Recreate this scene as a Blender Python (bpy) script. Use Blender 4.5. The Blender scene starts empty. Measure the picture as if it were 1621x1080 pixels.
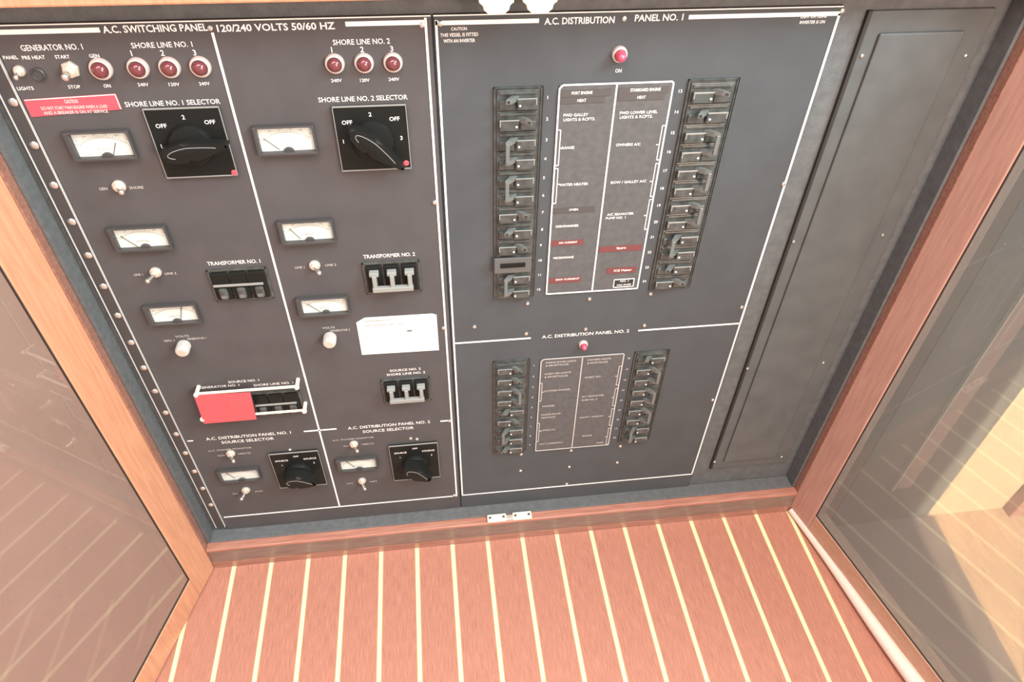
import bpy, bmesh, math, random
from mathutils import Vector, Matrix
random.seed(4)
scene = bpy.context.scene
C = scene.collection
PI = math.pi

# ------------------------------------------------------------------ camera
H = 0.9165                                   # eye height above the floor
CAMPOS = Vector((0.0, -0.58, H))             # 0.58 m in front of the panel face (y = 0)
FPX = 1089.73
RV = Vector((-0.0210163, 0.0177382, 0.1209589))
def rodr(w):
    th = w.length; k = w / th
    K = Matrix(((0, -k.z, k.y), (k.z, 0, -k.x), (-k.y, k.x, 0)))
    return Matrix.Identity(3) + K * math.sin(th) + (K @ K) * (1 - math.cos(th))
p0 = math.radians(44)
fw = Vector((0, math.cos(p0), -math.sin(p0))); rt = Vector((1, 0, 0)); dn = fw.cross(rt)
R = Matrix((rt, dn, fw)) @ rodr(RV)          # rows: image right, image down, forward
cd = bpy.data.cameras.new('camera'); cam = bpy.data.objects.new('camera', cd); C.objects.link(cam)
M3 = Matrix((R[0], -R[1], -R[2])).transposed()
cam.matrix_world = Matrix.Translation(CAMPOS) @ M3.to_4x4()
cd.sensor_width = 36; cd.lens = FPX / 1621 * 36; cd.clip_start = 0.02
scene.camera = cam

def ray(px, py): return R.transposed() @ Vector((px - 810.5, py - 540, FPX))
def A(px, py, Y=0.0):                        # where a sight line meets the upright plane at depth Y
    d = ray(px, py); return CAMPOS + d * ((Y - CAMPOS.y) / d.y)
def G(px, py, Z=0.0):
    d = ray(px, py); return CAMPOS + d * ((Z - CAMPOS.z) / d.z)

# ------------------------------------------------------------------ light
vs = scene.view_settings
vs.view_transform = 'Standard'; vs.look = 'None'; vs.gamma = 1; vs.use_curve_mapping = False
vs.exposure = -0.10
W = bpy.data.worlds.new('world'); scene.world = W; W.use_nodes = True
nt = W.node_tree; bg = nt.nodes['Background']
tc = nt.nodes.new('ShaderNodeTexCoord'); sx = nt.nodes.new('ShaderNodeSeparateXYZ')
cr = nt.nodes.new('ShaderNodeValToRGB'); mr = nt.nodes.new('ShaderNodeMapRange')
nt.links.new(tc.outputs['Generated'], sx.inputs[0]); nt.links.new(sx.outputs[0], mr.inputs[0])
mr.inputs[1].default_value = -1; mr.inputs[2].default_value = 1
nt.links.new(mr.outputs[0], cr.inputs[0]); nt.links.new(cr.outputs[0], bg.inputs[0])
cr.color_ramp.elements[0].color = (0.84, 0.91, 0.96, 1); cr.color_ramp.elements[1].color = (0.84, 0.93, 1.0, 1)
bg.inputs[1].default_value = 0.95

def area(name, loc, target, sx_, sy_, power, col, spread=180):
    l = bpy.data.lights.new(name, 'AREA'); l.shape = 'RECTANGLE'; l.size = sx_; l.size_y = sy_
    l.energy = power; l.color = col; l.spread = math.radians(spread)
    o = bpy.data.objects.new(name, l); C.objects.link(o); o.location = loc
    d = (Vector(target) - Vector(loc)).normalized()
    o.rotation_euler = d.to_track_quat('-Z', 'Y').to_euler()
    return o
area('cool_fill', (1.05, -0.62, 1.50), (0.42, 0.0, 0.66), 0.6, 0.5, 36.0, (0.66, 0.92, 1.0))  # added cool lamp, brightens the panel towards its upper right
area('warm_fill', (0.55, -1.0, 0.85), (-0.42, -0.2, 0.68), 0.4, 0.5, 17.0, (1.0, 0.70, 0.52))  # added warm lamp, lifts the inner face of the left door
area('pink_fill', (-0.62, -0.95, 1.60), (-0.26, 0.0, 0.30), 0.4, 0.4, 10.0, (1.0, 0.50, 0.40))  # added lamp, tints the left of the panel pink
area('overhead_fill', (0.1, -0.95, 2.4), (0.0, -0.45, 0.0), 1.2, 0.9, 45.0, (1.0, 0.94, 0.88))  # unseen area lamp overhead, aimed down at the floor
# low sun through a side port: a beam with a hard upright edge that falls beside the open door
area('sun_beam', (0.897, -1.15, 0.926), (1.015, -0.06, 0.30), 0.62, 1.2, 30.0, (1.0, 0.86, 0.64), 1)

# ------------------------------------------------------------------ materials
def mat(name, col, rough=0.5, metal=0.0, noise=0.0, nscale=60, bump=0.0, bscale=300, spec=0.5, coat=0.0, stretch=None, emit=None, col2=None):
    m = bpy.data.materials.new(name); m.use_nodes = True
    n = m.node_tree.nodes; L = m.node_tree.links; b = n['Principled BSDF']
    b.inputs['Base Color'].default_value = (*col, 1); b.inputs['Roughness'].default_value = rough
    b.inputs['Metallic'].default_value = metal; b.inputs['Specular IOR Level'].default_value = spec
    b.inputs['Coat Weight'].default_value = coat; b.inputs['Coat Roughness'].default_value = 0.08
    if noise or bump:
        g = n.new('ShaderNodeNewGeometry'); mp = n.new('ShaderNodeMapping')
        L.new(g.outputs['Position'], mp.inputs[0])
        if stretch: mp.inputs['Scale'].default_value = stretch
    if noise:
        t = n.new('ShaderNodeTexNoise'); t.inputs['Scale'].default_value = nscale; t.inputs['Detail'].default_value = 6
        L.new(mp.outputs[0], t.inputs[0])
        r = n.new('ShaderNodeValToRGB'); c2 = col2 or tuple(min(1, c * (1 + noise)) for c in col)
        r.color_ramp.elements[0].position = 0.32; r.color_ramp.elements[1].position = 0.68
        r.color_ramp.elements[0].color = (*[c * (1 - noise) for c in col], 1); r.color_ramp.elements[1].color = (*c2, 1)
        L.new(t.outputs[0], r.inputs[0]); L.new(r.outputs[0], b.inputs['Base Color'])
    if bump:
        t = n.new('ShaderNodeTexNoise'); t.inputs['Scale'].default_value = bscale; t.inputs['Detail'].default_value = 3
        L.new(mp.outputs[0], t.inputs[0]); bp = n.new('ShaderNodeBump'); bp.inputs['Strength'].default_value = bump
        bp.inputs['Distance'].default_value = 0.001
        L.new(t.outputs[0], bp.inputs['Height']); L.new(bp.outputs[0], b.inputs['Normal'])
    return m
PANEL = mat('black_enamel', (0.070, 0.078, 0.084), 0.5, noise=0.06, nscale=25, bump=0.04, bscale=900, spec=0.12)
PANELB = mat('flare_tinted_enamel', (0.080, 0.077, 0.079), 0.5, noise=0.07, nscale=25, bump=0.04, bscale=900, spec=0.12)  # warm flare over the left side put into this browner black
PLATE = mat('grey_plate', (0.096, 0.097, 0.099), 0.5, spec=0.15, noise=0.10, nscale=150)
VINYL = mat('black_vinyl', (0.112, 0.122, 0.126), 0.6, spec=0.2, noise=0.12, nscale=120, bump=0.5, bscale=700)
COVER = mat('black_cover', (0.096, 0.106, 0.108), 0.45, spec=0.2, noise=0.10, nscale=30)
DARK = mat('gloss_black', (0.013, 0.014, 0.013), 0.32, spec=0.12)
DARKER = mat('deep_black', (0.02, 0.02, 0.02), 0.6)
BREAK = mat('breaker_black', (0.060, 0.068, 0.065), 0.25, noise=0.35, nscale=120)
EDGEG = mat('edge_highlight_grey', (0.26, 0.27, 0.26), 0.35)  # pale grey standing in for highlights on edges and rims
TOGG = mat('toggle_grey', (0.13, 0.142, 0.138), 0.25)
POST = mat('pale_grey_plastic', (0.25, 0.265, 0.25), 0.4)
BEZEL = mat('bezel_black', (0.052, 0.050, 0.050), 0.45)
WHITE = mat('white_paint', (0.86, 0.86, 0.84), 0.6)
GREYP = mat('grey_paint', (0.50, 0.49, 0.47), 0.6)
DIAL = mat('dial_cream', (0.60, 0.67, 0.63), 0.6, noise=0.04, nscale=80)
INK = mat('ink', (0.10, 0.10, 0.09), 0.7)
INKP = mat('pale_ink', (0.30, 0.30, 0.28), 0.7)
PAPER = mat('paper', (0.74, 0.76, 0.76), 0.8)
CHROME = mat('chrome', (0.80, 0.78, 0.72), 0.22, metal=0.9)
NICKEL = mat('nickel', (0.72, 0.68, 0.58), 0.35, metal=0.55)
RING = mat('lamp_ring', (0.62, 0.52, 0.48), 0.35, metal=0.2)
RED = mat('red_lens', (0.15, 0.036, 0.042), 0.12, coat=0.6)
REDL = mat('bright_red_lens', (0.55, 0.07, 0.13), 0.15, coat=0.6)
TAPER = mat('red_card', (0.80, 0.09, 0.105), 0.6, noise=0.04, nscale=60)
STICK = mat('red_sticker', (0.66, 0.08, 0.11), 0.5)
TAPEB = mat('black_tape', (0.065, 0.062, 0.062), 0.5)
TAPEM = mat('maroon_tape', (0.15, 0.045, 0.045), 0.5)
KNOBW = mat('white_knob', (0.50, 0.48, 0.45), 0.4)
CREAM = mat('cream_plastic', (0.92, 0.86, 0.66), 0.4)
HOSE = mat('cream_rod', (0.78, 0.66, 0.58), 0.45)
def wood(name, a, b, stretch, scale=40, rough=0.4, coat=0.15):
    m = mat(name, a, rough, noise=0.01, nscale=scale, stretch=stretch, col2=b, bump=0.12, bscale=scale * 3, coat=coat)
    return m
W_L = wood('teak_upright', (0.50, 0.235, 0.135), (0.60, 0.30, 0.175), (8, 8, 0.6), 35)
W_R = wood('mahogany_upright', (0.45, 0.255, 0.20), (0.54, 0.32, 0.26), (8, 8, 0.6), 35)
W_H = wood('mahogany_crosswise', (0.24, 0.10, 0.07), (0.34, 0.17, 0.12), (0.6, 8, 8), 40, 0.3, 0.9)
W_S = wood('sill_wood', (0.34, 0.14, 0.10), (0.44, 0.22, 0.16), (0.6, 8, 8), 40)
W_G = wood('greyed_rail', (0.16, 0.11, 0.09), (0.23, 0.165, 0.135), (0.6, 10, 10), 60)
W_D = wood('rail_lengthwise', (0.44, 0.24, 0.16), (0.54, 0.33, 0.23), (6, 0.5, 8), 60)
W_B = wood('bulkhead_wood', (0.42, 0.22, 0.13), (0.50, 0.29, 0.18), (5, 5, 0.5), 30)

def glass_mat(name, tint, veil, dcol, ior=1.65):  # milky haze over the sheet, put in as a diffuse colour
    m = bpy.data.materials.new(name); m.use_nodes = True
    n = m.node_tree.nodes; L = m.node_tree.links; n.remove(n['Principled BSDF']); out = n['Material Output']
    tr = n.new('ShaderNodeBsdfTransparent'); tr.inputs[0].default_value = (*tint, 1)
    df = n.new('ShaderNodeBsdfDiffuse'); df.inputs[0].default_value = (*dcol, 1)
    no = n.new('ShaderNodeTexNoise'); no.inputs['Scale'].default_value = 14; no.inputs['Detail'].default_value = 4
    g = n.new('ShaderNodeNewGeometry'); L.new(g.outputs['Position'], no.inputs[0])
    r = n.new('ShaderNodeMapRange'); L.new(no.outputs[0], r.inputs[0])
    r.inputs[3].default_value = veil * 0.85; r.inputs[4].default_value = veil * 1.15
    mx = n.new('ShaderNodeMixShader'); L.new(r.outputs[0], mx.inputs[0]); L.new(tr.outputs[0], mx.inputs[1]); L.new(df.outputs[0], mx.inputs[2])
    gl = n.new('ShaderNodeBsdfGlossy'); gl.inputs[0].default_value = (1, 1, 1, 1); gl.inputs['Roughness'].default_value = 0.02
    fr = n.new('ShaderNodeFresnel'); mi = n.new('ShaderNodeMapRange')   # same reflectance on both faces of the sheet
    mi.inputs[3].default_value = ior; mi.inputs[4].default_value = 1 / ior
    L.new(g.outputs['Backfacing'], mi.inputs[0]); L.new(mi.outputs[0], fr.inputs[0])
    m2 = n.new('ShaderNodeMixShader'); L.new(fr.outputs[0], m2.inputs[0]); L.new(mx.outputs[0], m2.inputs[1]); L.new(gl.outputs[0], m2.inputs[2])
    L.new(m2.outputs[0], out.inputs[0]); return m
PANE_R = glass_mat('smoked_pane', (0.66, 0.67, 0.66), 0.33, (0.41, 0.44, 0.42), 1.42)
PANE_L = glass_mat('smoked_pane_warm', (0.62, 0.60, 0.58), 0.40, (0.50, 0.36, 0.30))  # warm light on the left pane put into its diffuse colour

# floor: reddish teak boards with pale holly strips running towards the cabinet
def floor_mat():
    m = bpy.data.materials.new('teak_and_holly'); m.use_nodes = True
    n = m.node_tree.nodes; L = m.node_tree.links; b = n['Principled BSDF']
    g = n.new('ShaderNodeNewGeometry'); s = n.new('ShaderNodeSeparateXYZ'); L.new(g.outputs['Position'], s.inputs[0])
    def ma(op, a, bb=None, c=None):
        k = n.new('ShaderNodeMath'); k.operation = op
        for i, v in enumerate((a, bb, c)):
            if v is None: continue
            if isinstance(v, (int, float)): k.inputs[i].default_value = v
            else: L.new(v, k.inputs[i])
        return k.outputs[0]
    pitch = 0.05225
    u = ma('FRACT', ma('DIVIDE', ma('ADD', s.outputs[0], 0.3203 + pitch * 40.5), pitch))
    d = ma('ABSOLUTE', ma('SUBTRACT', u, 0.5))
    inside = ma('LESS_THAN', d, 0.0028 / pitch)
    edge = ma('LESS_THAN', d, 0.0040 / pitch)
    mp = n.new('ShaderNodeMapping'); L.new(g.outputs['Position'], mp.inputs[0]); mp.inputs['Scale'].default_value = (14, 0.7, 14)
    t = n.new('ShaderNodeTexNoise'); t.inputs['Scale'].default_value = 60; t.inputs['Detail'].default_value = 8; t.inputs['Roughness'].default_value = 0.75
    L.new(mp.outputs[0], t.inputs[0])
    r = n.new('ShaderNodeValToRGB'); L.new(t.outputs[0], r.inputs[0])
    r.color_ramp.elements[0].position = 0.30; r.color_ramp.elements[1].position = 0.66
    r.color_ramp.elements[0].color = (0.28, 0.115, 0.08, 1); r.color_ramp.elements[1].color = (0.50, 0.235, 0.165, 1)
    mA = n.new('ShaderNodeMixRGB'); L.new(edge, mA.inputs[0]); L.new(r.outputs[0], mA.inputs[1]); mA.inputs[2].default_value = (0.42, 0.24, 0.10, 1)
    mB = n.new('ShaderNodeMixRGB'); L.new(inside, mB.inputs[0]); L.new(mA.outputs[0], mB.inputs[1]); mB.inputs[2].default_value = (0.84, 0.71, 0.44, 1)
    L.new(mB.outputs[0], b.inputs['Base Color']); b.inputs['Roughness'].default_value = 0.45
    bp = n.new('ShaderNodeBump'); bp.inputs['Strength'].default_value = 0.15; bp.inputs['Distance'].default_value = 0.001
    L.new(t.outputs[0], bp.inputs['Height']); L.new(bp.outputs[0], b.inputs['Normal'])
    return m
FLOOR = floor_mat()

# ------------------------------------------------------------------ mesh helpers
def box(bm, x0, x1, y0, y1, z0, z1, bev=0.0, seg=2):
    r = bmesh.ops.create_cube(bm, size=1.0)
    for v in r['verts']:
        v.co = Vector((x0 + (v.co.x + .5) * (x1 - x0), y0 + (v.co.y + .5) * (y1 - y0), z0 + (v.co.z + .5) * (z1 - z0)))
    if bev:
        es = {e for v in r['verts'] for e in v.link_edges}
        bmesh.ops.bevel(bm, geom=list(es), offset=bev, segments=seg, affect='EDGES', profile=0.5)
def lathe(bm, prof, cx=0, cz=0, y0=0, seg=24, M=None, rot=0.0):
    """profile of (radius, distance out of the panel), turned about the outward normal"""
    rings = []
    for r, d in prof:
        ring = []
        for i in range(seg):
            a = 2 * PI * i / seg + rot
            co = Vector((cx + r * math.cos(a), y0 - d, cz + r * math.sin(a)))
            ring.append(bm.verts.new(M @ co if M else co))
        rings.append(ring)
    for a, b in zip(rings, rings[1:]):
        for i in range(seg):
            j = (i + 1) % seg; bm.faces.new((a[i], a[j], b[j], b[i]))
    bm.faces.new(rings[-1])
    bm.faces.new(list(reversed(rings[0])))
def tube(bm, p, q, r0, r1, seg=12, cap=True):
    p, q = Vector(p), Vector(q); d = (q - p).normalized(); u = d.orthogonal().normalized(); v = d.cross(u)
    a = [bm.verts.new(p + (u * math.cos(2*PI*i/seg) + v * math.sin(2*PI*i/seg)) * r0) for i in range(seg)]
    b = [bm.verts.new(q + (u * math.cos(2*PI*i/seg) + v * math.sin(2*PI*i/seg)) * r1) for i in range(seg)]
    for i in range(seg):
        j = (i + 1) % seg; bm.faces.new((a[i], a[j], b[j], b[i]))
    bm.faces.new(list(reversed(a))); bm.faces.new(b)
def ball(bm, c, r, seg=12):
    bmesh.ops.create_uvsphere(bm, u_segments=seg, v_segments=8, radius=r, matrix=Matrix.Translation(c))
def prism(bm, pts, y0, y1, bev=0.0):
    """outline of (x, z) from y0 (wall side) to y1 (outer, smaller y)"""
    a = [bm.verts.new((x, y0, z)) for x, z in pts]; b = [bm.verts.new((x, y1, z)) for x, z in pts]
    n = len(pts)
    for i in range(n):
        j = (i + 1) % n; bm.faces.new((a[i], a[j], b[j], b[i]))
    fb = bm.faces.new(list(reversed(b))); bm.faces.new(a)
    if bev: bmesh.ops.bevel(bm, geom=list(fb.edges), offset=bev, segments=3, affect='EDGES', profile=0.5)
def strip(bm, p, q, w, y0=-0.0002, y1=-0.0006):
    """painted line from p to q, both (x, z), of width w"""
    p, q = Vector((p[0], p[1])), Vector((q[0], q[1])); d = (q - p).normalized(); nrm = Vector((-d.y, d.x)) * w / 2
    pts = [p - nrm, q - nrm, q + nrm, p + nrm]
    prism(bm, [(v.x, v.y) for v in pts], y0, y1)
def nb(): return bmesh.new()
def link(name, bm, m, parent=None, loc=(0, 0, 0), smooth=False, extra=()):
    """one mesh object; vertices are relative to loc; loc is relative to the parent"""
    if isinstance(bm, bpy.types.Mesh): me = bm
    else:
        bmesh.ops.recalc_face_normals(bm, faces=bm.faces[:])
        me = bpy.data.meshes.new(name); bm.to_mesh(me); bm.free()
        me.materials.append(m)
        for e in extra: me.materials.append(e)
        if smooth:
            for p in me.polygons: p.use_smooth = True
            try: me.set_sharp_from_angle(angle=math.radians(35))
            except Exception: pass
    o = bpy.data.objects.new(name, me); C.objects.link(o)
    o.location = loc
    if parent: o.parent = parent
    return o
def empty(name, label, cat, loc=(0, 0, 0), rz=0, group=None):
    o = bpy.data.objects.new(name, None); C.objects.link(o); o.location = loc; o.rotation_euler = (0, 0, rz)
    o.empty_display_size = 0.02
    o['label'] = label; o['category'] = cat
    if group: o['group'] = group
    return o
def tag(o, label, cat, group=None):
    o['label'] = label; o['category'] = cat
    if group: o['group'] = group
    return o
def struct(o): o['kind'] = 'structure'; return o
def lab(o, s): o['label'] = s; return o

# lettering: real text, turned upright and merged into one painted layer per panel
def add_text(bm, s, x, z, width=None, cap=0.003, bold=0.0, y=-0.0003, align='CENTER', slope=0.0, condense=None):
    cu = bpy.data.curves.new('lettering', 'FONT'); cu.body = s; cu.align_x = 'CENTER'; cu.align_y = 'CENTER'
    cu.size = 1.0; cu.offset = bold; cu.resolution_u = 2
    o = bpy.data.objects.new('lettering', cu); C.objects.link(o)
    bpy.context.view_layer.update()
    me = bpy.data.meshes.new_from_object(o)
    bpy.data.objects.remove(o); bpy.data.curves.remove(cu)
    if not me.vertices: return
    xs = [v.co.x for v in me.vertices]; ys = [v.co.y for v in me.vertices]
    w = max(xs) - min(xs); h = max(ys) - min(ys); mx = (max(xs) + min(xs)) / 2; my = (max(ys) + min(ys)) / 2
    sy = cap / 0.70
    sxx = (width / w) if width else sy * (condense or 1)
    t = bmesh.new(); t.from_mesh(me); bpy.data.meshes.remove(me)
    base = len(bm.verts)
    vm = {}
    ca, sa = math.cos(slope), math.sin(slope)
    for v in t.verts:
        a = (v.co.x - mx) * sxx; b = (v.co.y - my) * sy
        vm[v] = bm.verts.new((x + a * ca - b * sa, y, z + a * sa + b * ca))
    for f in t.faces:
        try: bm.faces.new([vm[v] for v in f.verts])
        except ValueError: pass
    t.free()
def T(bm, s, x0, x1, py, cap=0.003, bold=0.0, y=-0.0004, py2=None):
    a = A(x0, py, y); b = A(x1, py2 if py2 is not None else py - (x1 - x0) * 0.045, y)
    add_text(bm, s, (a.x + b.x) / 2, (a.z + b.z) / 2, width=(b.x - a.x), cap=cap, bold=bold, y=y)
def xz(px, py, Y=0.0):
    a = A(px, py, Y); return (a.x, a.z)
def rect_of(pts, Y=0.0):
    """pts: left-top, right-top, right-bottom, left-bottom sight points -> x0, x1, z0, z1"""
    q = [A(*p, Y) for p in pts]
    return ((q[0].x + q[3].x) / 2, (q[1].x + q[2].x) / 2, (q[2].z + q[3].z) / 2, (q[0].z + q[1].z) / 2)

# ------------------------------------------------------------------ setting
bm = nb(); box(bm, -2.2, 2.4, -1.45, 0.08, -0.03, 0.0); struct(link('floor', bm, FLOOR))
bm = nb(); box(bm, -2.2, -0.385, -0.062, 0.0, 0.0, 1.5); struct(link('wall_left', bm, W_B))
bm = nb(); box(bm, 0.565, 2.4, -0.062, 0.0, 0.0, 1.5); struct(link('wall_right', bm, wood('pale_bulkhead', (0.42, 0.30, 0.19), (0.50, 0.36, 0.24), (5, 5, 0.5), 30)))
bm = nb(); box(bm, -0.385, 0.565, -0.015, 0.0, 0.8255, 1.5); struct(link('wall_back', bm, W_B))
bm = nb(); box(bm, 0.565, 0.6295, -0.064, -0.062, 0.0, 1.5); box(bm, 0.6295, 0.7260, -0.0635, -0.062, 0.0, 1.5); struct(link('wall_shade', bm, mat('wall_shade_grey', (0.085, 0.088, 0.082), 0.5)))  # shade on the wall past the door, put in as dark sheets
bm = nb(); box(bm, 0.6295, 0.6315, -0.069, -0.062, 0.09, 1.5, 0.0006); struct(link('trim_5', bm, CREAM))
bm = nb(); box(bm, 0.6316, 0.660, -0.066, -0.062, 0.09, 1.5, 0.0015); struct(link('trim_1', bm, W_R))
bm = nb(); box(bm, 0.855, 0.895, -0.080, -0.062, 0.0, 1.5, 0.002); struct(link('trim_2', bm, W_H))

bm = nb()
vs_ = [(0.560, -0.062), (2.4, -0.062), (2.4, -1.45), (0.86, -1.45)]
va = [bm.verts.new((x, y, 0.0)) for x, y in vs_]; vb = [bm.verts.new((x, y, 0.0008)) for x, y in vs_]
bm.faces.new(vb); bm.faces.new(list(reversed(va)))
for i in range(4): bm.faces.new((va[i], va[(i+1) % 4], vb[(i+1) % 4], vb[i]))
struct(link('trim_3', bm, wood('plain_floor_boards', (0.36, 0.22, 0.13), (0.52, 0.34, 0.21), (8, 0.5, 8), 30)))
bm = nb()                                     # shaded floor behind the right door, put in as a dark sheet
vs_ = [(0.562, -0.066), (0.7370, -0.066), (0.7100, -0.30), (0.625, -1.10), (0.545 + .21, -1.10)]
vs_ = [(0.562, -0.066), (0.7370, -0.066), (0.7095, -0.310), (0.6980, -0.42), (0.640, -0.42)]
va = [bm.verts.new((x, y, 0.0008)) for x, y in vs_]; vb = [bm.verts.new((x, y, 0.0040)) for x, y in vs_]
bm.faces.new(vb); bm.faces.new(list(reversed(va)))
for i in range(5): bm.faces.new((va[i], va[(i+1) % 5], vb[(i+1) % 5], vb[i]))
struct(link('floor_shade', bm, mat('floor_shade_brown', (0.13, 0.105, 0.09), 0.8, noise=0.15, nscale=200)))

# ------------------------------------------------------------------ cabinet
SILL = 0.0485; HEAD = 0.755; XL = -0.347; XR = 0.517; FR = -0.0305
cab = empty('electrical_cabinet', 'built-in wooden cabinet with open smoked-glass doors around the black electrical panels', 'cabinet', ((XL + XR) / 2, 0, 0))
cx0 = (XL + XR) / 2
def cpart(name, bm, m, **k):
    for v in bm.verts: v.co.x -= cx0
    return link(name, bm, m, cab, **k)
bm = nb(); box(bm, -0.3465, 0.5165, 0.0035, 0.012, SILL - 0.002, 0.80); lab(cpart('back_lining', bm, VINYL), 'black textured vinyl lining around the panels')
bm = nb()
prism(bm, [(-0.3465, SILL), (-0.3425, SILL), (-0.3425, HEAD + .03), (-0.3465, HEAD + .03)], 0.0035, -0.018)
lab(cpart('side_lining', bm, VINYL), 'black vinyl side lining')
bm = nb(); box(bm, 0.5125, 0.5165, -0.018, 0.0035, SILL, HEAD + .03); lab(cpart('side_lining', bm, VINYL), 'black vinyl side lining')
bm = nb(); box(bm, -0.3465, 0.5165, -0.018, 0.0035, SILL - 0.02, SILL, 0.0012); lab(cpart('sill_ledge', bm, VINYL), 'black vinyl covered ledge below the panels')
bm = nb(); box(bm, XL, XR, FR, -0.018, SILL - 0.006, SILL - 0.0003, 0.0012); cpart('sill_strip', bm, W_S)
bm = nb(); box(bm, XL, XR, FR + 0.0015, -0.012, 0.0135, SILL - 0.0075, 0.0012)
box(bm, XL, XR, FR + 0.003, -0.012, SILL - 0.0078, SILL - 0.0058); lab(cpart('base_rail', bm, W_G), 'greyed brown base rail')
bm = nb(); box(bm, XL, XR, FR + 0.0005, -0.012, 0.0, 0.0135); lab(cpart('kick_strip', bm, W_H), 'dark red varnished strip along the floor')
bm = nb(); box(bm, XL - 0.02, XR + 0.02, FR, 0.012, HEAD, HEAD + 0.07, 0.0015); lab(cpart('head_rail', bm, W_L), 'orange wooden head rail')
for xa, xb in ((XL - 0.012, XL), (XR, XR + 0.012)):
    bm = nb(); box(bm, xa, xb, FR + 0.001, 0.012, 0, HEAD + 0.05, 0.001); cpart('side_post', bm, W_H)

# doors: swung open past a right angle
def door(hinge, ang, sgn, wood_v, wood_h, pane_m, label):
    """local x runs along the door from the hinge; the face seen is at local y = 0, thickness goes to sgn"""
    Wd, Hd, t, st, rl = 0.438, 0.83, 0.020, 0.0425, 0.046
    d = bpy.data.objects.new('glass_door', None); C.objects.link(d); d.parent = cab
    d.location = (hinge[0] - cx0, hinge[1], 0); d.rotation_euler = (0, 0, ang); d.empty_display_size = 0.02
    lab(d, label)
    y0, y1 = (0, t) if sgn > 0 else (-t, 0)
    for xa, xb in ((0.0, st), (Wd - st, Wd)):
        bm = nb(); box(bm, xa, xb, y0, y1, 0.0015, Hd, 0.0015); link('stile', bm, wood_v, d)
    for za, zb in ((0.0015, rl), (Hd - rl, Hd)):
        bm = nb(); box(bm, st, Wd - st, y0, y1, za, zb, 0.0015); link('rail', bm, wood_h, d)
    ya = 0.003 * sgn; yb = 0.007 * sgn
    bm = nb(); box(bm, st - 0.004, Wd - st + 0.004, min(ya, yb), max(ya, yb), rl - 0.004, Hd - rl + 0.004); lab(link('pane', bm, pane_m, d), 'smoked reflective glass pane')
    bm = nb(); g = 0.0010; y_a, y_b = min(0.0012 * sgn, 0.003 * sgn), max(0.0012 * sgn, 0.003 * sgn)
    x0, x1, z0, z1 = st, Wd - st, rl, Hd - rl
    box(bm, x0, x0 + g, y_a, y_b, z0, z1); box(bm, x1 - g, x1, y_a, y_b, z0, z1)
    box(bm, x0, x1, y_a, y_b, z0, z0 + g); box(bm, x0, x1, y_a, y_b, z1 - g, z1)
    lab(link('gasket', bm, DARKER, d), 'thin black gasket')
    return d
angL = math.atan2(-0.96242, -0.27157); angR = math.atan2(-0.97883, 0.20468)
door((-0.3475, -0.030), angL, -1, W_L, W_L, PANE_L, 'left door, orange wood around a warm brown reflection')
door((0.5175, -0.028), angR, 1, W_R, W_D, PANE_R, 'right door, pinkish wood around a dark grey pane')

# door catches
def catch_bottom(x):
    z = SILL - 0.0003
    o = link('door_catch', (lambda b: (box(b, -0.0140, 0.0140, -0.0115, 0.0005, 0, 0.0045, 0.0018, 3), b)[1])(nb()), CREAM, cab, (x - cx0, -0.019, z))
    lab(o, 'cream plastic catch on the sill')
    for dx in (-0.0098, 0.0098):
        b = nb(); tube(b, (dx, -0.0055, 0.0040), (dx, -0.0055, 0.0051), 0.0022, 0.0020); lab(link('catch_screw', b, INK, o), 'dark screw')
ca = A(787, 817, -0.025); cb = A(827, 815, -0.025)
catch_bottom(A(786.5, 820, -0.025).x); catch_bottom(A(826.5, 818, -0.025).x)
bm = nb(); xa, xb = A(802, 820, -0.025).x, A(812, 818, -0.025).x
box(bm, xa - .001, xb + .001, -0.029, -0.0215, SILL - .0003, SILL + 0.003, 0.0008); lab(cpart('catch_tongue', bm, NICKEL), 'small metal tongue between the two catches')
for px in (786, 855):
    x = A(px, 8, -0.034).x
    bm = nb()
    pts = [(-0.0130, 0.0), (0.0130, 0.0), (0.0130, -0.0020), (0.0096, -0.0034), (0.0096, -0.0070), (0.0055, -0.0104), (-0.0055, -0.0104), (-0.0096, -0.0070), (-0.0096, -0.0034), (-0.0130, -0.0020)]
    prism(bm, pts, -0.0275, -0.0345, 0.0006)
    lab(link('door_catch', bm, CREAM, cab, (x - cx0, 0, HEAD)), 'cream plastic catch hanging from the head rail')

# blank cover to the right of the panels
bx0, bx1, bz0, bz1 = 0.3835, 0.4990, 0.0880, 0.7300
bm = nb(); box(bm, bx0, bx1, -0.0002, 0.0035, bz0, bz1, 0.0012)
o = cpart('blank_cover', bm, COVER); lab(o, 'tall plain black cover beside the distribution panel')
bm = nb()
box(bm, bx0 + 0.013 - cx0, 0.4765 - cx0, -0.0030, -0.0002, 0.105, 0.712, 0.0016)
lab(link('raised_field', bm, COVER, o), 'raised plain black field')
bm = nb(); box(bm, bx0 - .0032 - cx0, bx0 - .0002 - cx0, -0.0004, 0.0036, bz0, bz1); link('shadow_gap', bm, DARKER, o)
def screw_mesh(r=0.0028):
    b = nb(); lathe(b, [(r, 0), (r, 0.0006), (r * .8, 0.0014), (r * .35, 0.0018)], seg=12); return b
SCR = link('screw', screw_mesh(0.0024), CHROME, smooth=True); SCRM = SCR.data; bpy.data.objects.remove(SCR)
SCB = link('screw', screw_mesh(0.0036), CHROME, smooth=True); SCBM = SCB.data; bpy.data.objects.remove(SCB)
for px, py in ((1364, 88), (1528, 88), (1397, 372), (1256, 382), (1183, 583), (1303, 574), (1131, 731), (1237, 723)):
    a = A(px, py); b = link('screw', SCRM, None, o, (a.x - cx0, -0.0003, a.z)); b.scale = (0.8,) * 3

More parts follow.
